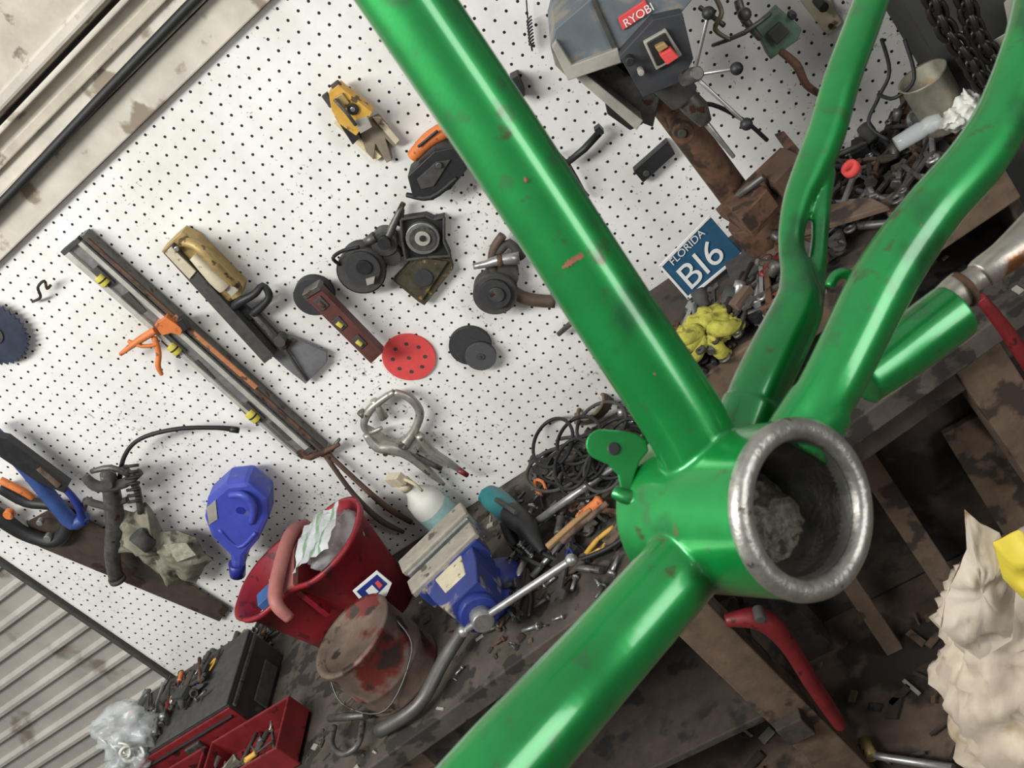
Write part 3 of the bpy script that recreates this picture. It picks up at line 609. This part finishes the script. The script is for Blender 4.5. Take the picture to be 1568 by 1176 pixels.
o=O('power_switch',.002); o.slab([(1225,0),(1262,-22),(1290,35),(1268,55)],.0,.012,cream); o.pw([(1250,0,.012,7),(1262,12,.05,8)],vdark,12); o.disc(1272,40,.012,.016,4,dsteel,12); o.done()
o=O('hanging_lead'); o.pw([(1350,60,.15,3),(1362,110,.2,3),(1345,150,.2,3),(1330,190,.22,3),(1360,215,.24,3)],rubber,8,5); o.pw([(1385,60,.22,3),(1400,120,.24,3),(1370,150,.24,3),(1345,145,.2,3)],rubber,8,5); o.done()
o=O('hanging_chain')
def link(o,c,t,n,L_,r,m):
    t=t.normalized(); n=(n-t*n.dot(t)).normalized(); pts=[]
    for j in range(13):
        a=2*math.pi*j/12; p=c+t*math.cos(a)*L_+n*math.sin(a)*L_*.6; pts.append(list(p)+[r])
    o.tube(pts,m,8,1,False)
for (path) in ([(1425,-10),(1445,40),(1480,85),(1500,120),(1530,160)],[(1475,-10),(1490,40),(1510,75),(1545,110)]):
    P=cat([list(W(u,v,.30))+[0] for u,v in path],4)
    for k in range(len(P)-1):
        a=Vector(P[k][:3]); b=Vector(P[k+1][:3]); link(o,(a+b)/2,b-a,Vector((0,1,0)) if k%2 else Vector((1,0,.3)),.019,.0048,M('chain_steel',(48,44,40),.4,.6))
o.done()
o=O('tin_can'); q=W(1432,150,.24); o.lathe(q-Vector((0,0,.05)),(0,0,1),[(0,0),(.036,0),(.038,.003),(.036,.006),(.037,.09),(.039,.095),(.035,.093),(.034,.01),(0,.01)],M('tin_grey',(128,124,110),.5,.4,.3,30,0,((150,110,60),.62,30)),32); o.done()
o=O('plastic_tub'); q=W(1535,60,.24); o.lathe(q-Vector((0,0,.03)),(0,0,1),[(0,0),(.045,0),(.055,.06),(.057,.063),(.052,.06),(.043,.004),(0,.004)],M('tub',(190,186,168),.4,0,.1,20,0,None,.7),32); o.done()
o=O('plastic_drink_bottle'); o.pw([(1440,178,.3,6),(1428,188,.3,13),(1420,193,.3,13),(1415,196,.3,11.5),(1410,199,.3,13),(1395,208,.3,13),(1372,222,.3,12)],cloud,20,2); o.done()
o=O('crumpled_tissue'); o.ball(W(1475,172,.28),(.032,.022,.02),white,None,.6,1.8,4); o.ball(W(1458,182,.29),(.02,.018,.012),white,None,.6,1.8,4); o.ball(W(1488,158,.28),(.014,.018,.02),white,None,.6,1.8,4); o.done()
o=O('red_tape_roll'); q=W(1307,262,.28); o.lathe(q,(-.2,-.2,.9),[(.008,0),(.014,0),(.015,.006),(.014,.014),(.008,.014),(.008,0)],rdisc,28); o.done()
o=O('wooden_offcut',.002); o.hs([(1190,330),(1330,300),(1360,315),(1215,360)],1.11,1.12,wood); o.done()
# floor / under bench items
o=O('red_jack_handle',.003); o.pw([(1110,950,.5,10),(1165,948,.5,18),(1205,985,.5,14),(1240,1040,.5,13),(1270,1085,.5,12),(1288,1112,.5,10)],redp,12,4); o.disc(1165,950,.5,.53,9,dustyb,16); o.done()
o=O('plastic_sack')
def sack(o,rows,m,amp,fr):
    i=o.mi(m); R_=[]; nr=len(rows)
    for ri,(cu,cv,rw,rd_,off) in enumerate(rows):
        c=W(cu,cv,off); ring=[]
        for j in range(96):
            a=2*math.pi*j/96; p=c+Vector((math.cos(a)*rw,math.sin(a)*rd_,0)); q=p*fr; d=(noise.noise(q)+.9*abs(noise.noise(q*2.3))+.4*noise.noise(q*5))*amp
            ring.append(o.bm.verts.new(p+Vector((math.cos(a)*d,math.sin(a)*d,d*.6+(.03*math.sin(a*3) if ri>=nr-2 else 0)))))
        R_.append(ring)
    for k in range(len(R_)-1):
        for j in range(96): o.f([R_[k][j],R_[k][(j+1)%96],R_[k+1][(j+1)%96],R_[k+1][j]],i,True)
base=[(1700,1240,.13,.1,.75),(1670,1190,.14,.11,.75),(1645,1150,.145,.115,.75),(1625,1110,.145,.115,.75),(1605,1070,.14,.11,.75),(1590,1030,.135,.108,.75),(1572,990,.13,.105,.75),(1558,960,.118,.1,.75),(1548,930,.108,.09,.75),(1540,905,.09,.075,.75),(1535,890,.06,.05,.75),(1532,882,.01,.01,.75)]
rows2=[]
for k in range(len(base)-1):
    for t in(0,.34,.67): rows2.append(tuple(base[k][j]*(1-t)+base[k+1][j]*t for j in range(5)))
rows2.append(base[-1])
sack(o,rows2,paperbag,.03,14)
bagmesh(o,[(1478,782),(1500,800),(1530,815),(1545,850),(1555,900),(1550,980),(1500,1010),(1465,985),(1440,960),(1448,915),(1462,880),(1480,840)],.86,.014,M('sack_film',(208,196,178),.35,0,.12,14,.2,((176,150,118),.6,12),.82),.024,24)
o.done()
o=O('yellow_packet'); bagmesh(o,[(1520,830),(1560,812),(1600,830),(1600,930),(1565,915),(1535,885)],.90,.02,M('packet_yellow',(212,192,66),.5,0,.1),.015,30); o.done()
o=O('bolt_rod'); o.pz([(1305,1148,.05,6),(1345,1158,.05,6),(1460,1176,.05,7)],steel,12,1); o.pz([(1322,1134,.05,10),(1336,1160,.05,10)],brass,12); o.done()
o=O('red_pipe_wrench',.002); o.pw([(1500,455,.5,9),(1540,505,.5,11),(1590,580,.5,12)],redp,12,2); o.done()
# ---------- bicycle frame
fr=bpy.data.objects.new('bicycle_frame',None); bpy.context.scene.collection.objects.link(fr)
A=Dp(1237,779,.312); B=Dp(1036,785,.370); ax=(B-A).normalized(); LL=(B-A).length
RO,RI=.0285,.0222
g=O('painted_tubes')
g.lathe(A+ax*.0025,ax,[(RI,0),(RO,0),(RO,.006),(RO*1.0,LL*.5),(RO,LL-.004),(RI,LL-.004),(RI,LL*.5),(RI,0)],green,64)
def st(t,q):
    m=A+(B-A)*t; e=Vector(q[:3]); d=(e-m).normalized()
    return m+d*.0245
def ftube(t,l,seg=40,n=8,r0=None):
    P=[list(Dp(u,v,d))+[r*d/FP] for u,v,d,r in l]; s=st(t,P[0]); r0=r0 or P[0][3]
    g.tube([list(s)+[r0]]+P,green,seg,n)
ftube(.55,[(1040,632,.336,64),(930,465,.328,64),(780,235,.318,65),(622,0,.310,67),(545,-115,.305,68)])
ftube(.5,[(1042,872,.335,62),(935,993,.32,66),(850,1088,.305,71),(770,1176,.295,76),(690,1270,.285,80)])
ftube(.66,[(1158,606,.362,43),(1192,535,.369,42),(1222,470,.375,38),(1222,425,.380,27),(1213,385,.385,20),(1213,350,.388,20),(1224,305,.393,24),(1243,260,.398,28),(1265,205,.403,29),(1290,120,.41,28),(1318,45,.42,27),(1342,-20,.43,26)],r0=.0098)
g.pd([(1215,500,.375,30),(1236,455,.380,26),(1250,410,.384,16),(1255,370,.387,13),(1257,335,.39,14),(1258,300,.395,16),(1262,262,.40,18)],green,24,8)
ftube(.36,[(1266,602,.332,47),(1308,520,.335,48),(1340,455,.338,49),(1375,395,.340,48),(1430,320,.343,45),(1495,245,.348,44),(1540,170,.354,42),(1575,70,.36,38),(1590,0,.37,36)],r0=.0100)
g.pd([(1318,585,.385,40),(1365,550,.388,44),(1410,515,.390,46),(1462,476,.392,46)],green,32,4)
g.pd([(1270,440,.36,9),(1278,424,.36,9),(1292,418,.36,9),(1306,426,.36,9),(1312,445,.36,9)],green,14,6)
# stay sockets on the shell
def collar(t,u,v,d,r):
    m=A+(B-A)*t; e=Dp(u,v,d); dd=(e-m).normalized(); g.tube([list(m+dd*.0245)+[r*1.04],list(e)+[r]],green,40)
collar(.36,1259,618,.3335,.0115); collar(.66,1154,620,.361,.0113)
ob=g.done(fr)
rm=ob.modifiers.new('r','REMESH'); rm.mode='VOXEL'; rm.voxel_size=.0007; rm.use_smooth_shade=True
smo=ob.modifiers.new('s','SMOOTH'); smo.iterations=8; smo.factor=.5
g=O('bare_shell_ring'); g.lathe(A,ax,[(RI-.0008,.012),(RI-.0008,.003),(RI,.0),(RI+.0012,-.0012),(RO-.0014,-.0012),(RO+.0002,.0),(RO+.0006,.0022),(RO+.0002,.004)],bare,72); g.done(fr,False)
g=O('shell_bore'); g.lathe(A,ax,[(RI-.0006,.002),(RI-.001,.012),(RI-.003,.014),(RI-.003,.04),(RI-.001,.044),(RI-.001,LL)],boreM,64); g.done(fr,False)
# compacted grime in the bore: lumpy sloping plug
g=O('grime_in_bore'); i=g.mi(ragM); xx=ax.orthogonal().normalized(); yy=ax.cross(xx); rings=[]; dnv=Vector((0,0,-1)); dnv=(dnv-ax*dnv.dot(ax)).normalized()
for a in range(25):
    rad=(RI-.0028)*a/24; ring=[]
    for j in range(72):
        t=2*math.pi*j/72; off=xx*math.cos(t)*rad+yy*math.sin(t)*rad; hgt=off.dot(dnv)/(RI)
        dep=LL*.58-hgt*.022+.0045*noise.noise(off*160)+.0022*noise.noise(off*420)+.001*noise.noise(off*1100)
        ring.append(g.bm.verts.new(A+ax*dep+off))
    rings.append(ring)
for a in range(24):
    for j in range(72): g.f([rings[a][j],rings[a][(j+1)%72],rings[a+1][(j+1)%72],rings[a+1][j]],i,True)
g.done(fr,False)
g=O('cable_stop_tab',.0005)
def dpr(px,d,th):
    p=[Dp(u,v,d) for u,v in px]; n=(ray(940,700)).normalized()*th; g.prism(p,n,green)
cu,cv=921,681; arc=[(cu+24*math.cos(a),cv+24*math.sin(a)) for a in [math.radians(t) for t in range(120,271,15)]]
dpr(arc+[(950,659),(975,664),(990,674),(993,690),(980,706),(972,728),(966,752),(950,748),(946,728),(932,712)],.350,.0035)
c=Dp(940,687,.3498)-ray(940,687)*.0002; g.cyl(c,ray(940,687),.0024,.001,vdark,24)
g.pd([(940,752,.352,10),(965,762,.350,13),(1000,755,.35,12)],green,14,3); g.done(fr)
am=M('axle_silver',(176,170,160),.35,.75,.3,40,.2,[((140,96,60),.56,40)])
g=O('axle_stub'); g.pd([(1440,468,.398,24),(1462,450,.398,27),(1478,438,.398,27),(1482,434,.398,20),(1500,422,.40,20),(1504,418,.40,24),(1540,392,.40,26),(1600,350,.41,40)],am,28,3)
g.pd([(1472,446,.397,29),(1480,440,.397,29)],rust,28); g.done(fr)
g=O('paint_chip')
chipM=M('chip_primer',(134,84,64),.8,0,.3,200)
axd=(Dp(780,235,.318)-Dp(930,465,.328)).normalized(); vw=-ray(870,412).normalized(); vw=(vw-axd*vw.dot(axd)).normalized(); sd=axd.cross(vw)
c0=Dp(876,392,.3247); rad=64.6*.3247/FP+.0001; i=g.mi(chipM); rings=[]
for k in range(30):
    a=math.radians(-20+44*k/29); w=.0014*(.6+.45*noise.noise(Vector((k*.45,0,0)))+.25*noise.noise(Vector((k*1.7,3,0))))*(1 if 2<k<27 else .35)
    dirn=vw*math.cos(a)+sd*math.sin(a); off=.0006*noise.noise(Vector((k*.2,9,0))); rings.append([g.bm.verts.new(c0+dirn*rad+axd*(w+off)),g.bm.verts.new(c0+dirn*rad-axd*(w-off))])
for k in range(29): g.f([rings[k][0],rings[k][1],rings[k+1][1],rings[k+1][0]],i,True)
for (u,v,da,ra,s) in((806,276,.3197,65,.0006),(1003,572,.3332,64,.0006),(1412,348,.3418,46,.0007),(930,998,.3195,66,.0005)):
    g.ball(Dp(u,v,da-(ra-1)*da/FP),(s,s,s*1.6),chipM,None,.6,2,3)
g.done(fr)
# ---------- lights, world, camera
sc=bpy.context.scene
w=bpy.data.worlds.new('w'); sc.world=w; w.use_nodes=True; nt=w.node_tree; bg=nt.nodes['Background']
tc=nt.nodes.new('ShaderNodeTexCoord'); sp=nt.nodes.new('ShaderNodeSeparateXYZ'); nt.links.new(tc.outputs['Generated'],sp.inputs[0])
cr=nt.nodes.new('ShaderNodeValToRGB'); mr=nt.nodes.new('ShaderNodeMapRange'); mr.inputs[1].default_value=-1; mr.inputs[2].default_value=1
nt.links.new(sp.outputs[2],mr.inputs[0]); nt.links.new(mr.outputs[0],cr.inputs[0])
cr.color_ramp.elements[0].position=.40; cr.color_ramp.elements[0].color=(.15,.14,.13,1); cr.color_ramp.elements[1].position=.9; cr.color_ramp.elements[1].color=(.96,.97,.97,1)
nt.links.new(cr.outputs[0],bg.inputs[0]); bg.inputs[1].default_value=.56
def area(name,loc,tgt,sx,sy,p,col=(1,1,1)):
    l=bpy.data.lights.new(name,'AREA'); l.shape='RECTANGLE'; l.size=sx; l.size_y=sy; l.energy=p; l.color=col
    ob=bpy.data.objects.new(name,l); ob.location=loc; ob.rotation_euler=(Vector(tgt)-Vector(loc)).to_track_quat('-Z','Y').to_euler(); sc.collection.objects.link(ob)
area('skylight',(-1.9,-2.2,3.6),(-.9,0,1.4),2.6,.5,132,(1,.99,.96))
area('doorway_light',(2.6,-3.0,2.2),(-.6,0,1.2),1.0,2.0,48,(.98,.98,.98))
cd=bpy.data.cameras.new('camera'); cam=bpy.data.objects.new('camera',cd); sc.collection.objects.link(cam); sc.camera=cam
cd.sensor_width=36; cd.lens=36*FP/1568; cd.clip_start=.01
X=Vector((R.x,N.x,U.x)); Y=-Vector((R.y,N.y,U.y)); Zc=-Vector((R.z,N.z,U.z))
m=Matrix((X,Y,Zc)).transposed().to_4x4(); m.translation=CAM; cam.matrix_world=m
cd.dof.use_dof=True; cd.dof.focus_distance=1.9; cd.dof.aperture_fstop=45
sc.view_settings.view_transform='Standard'
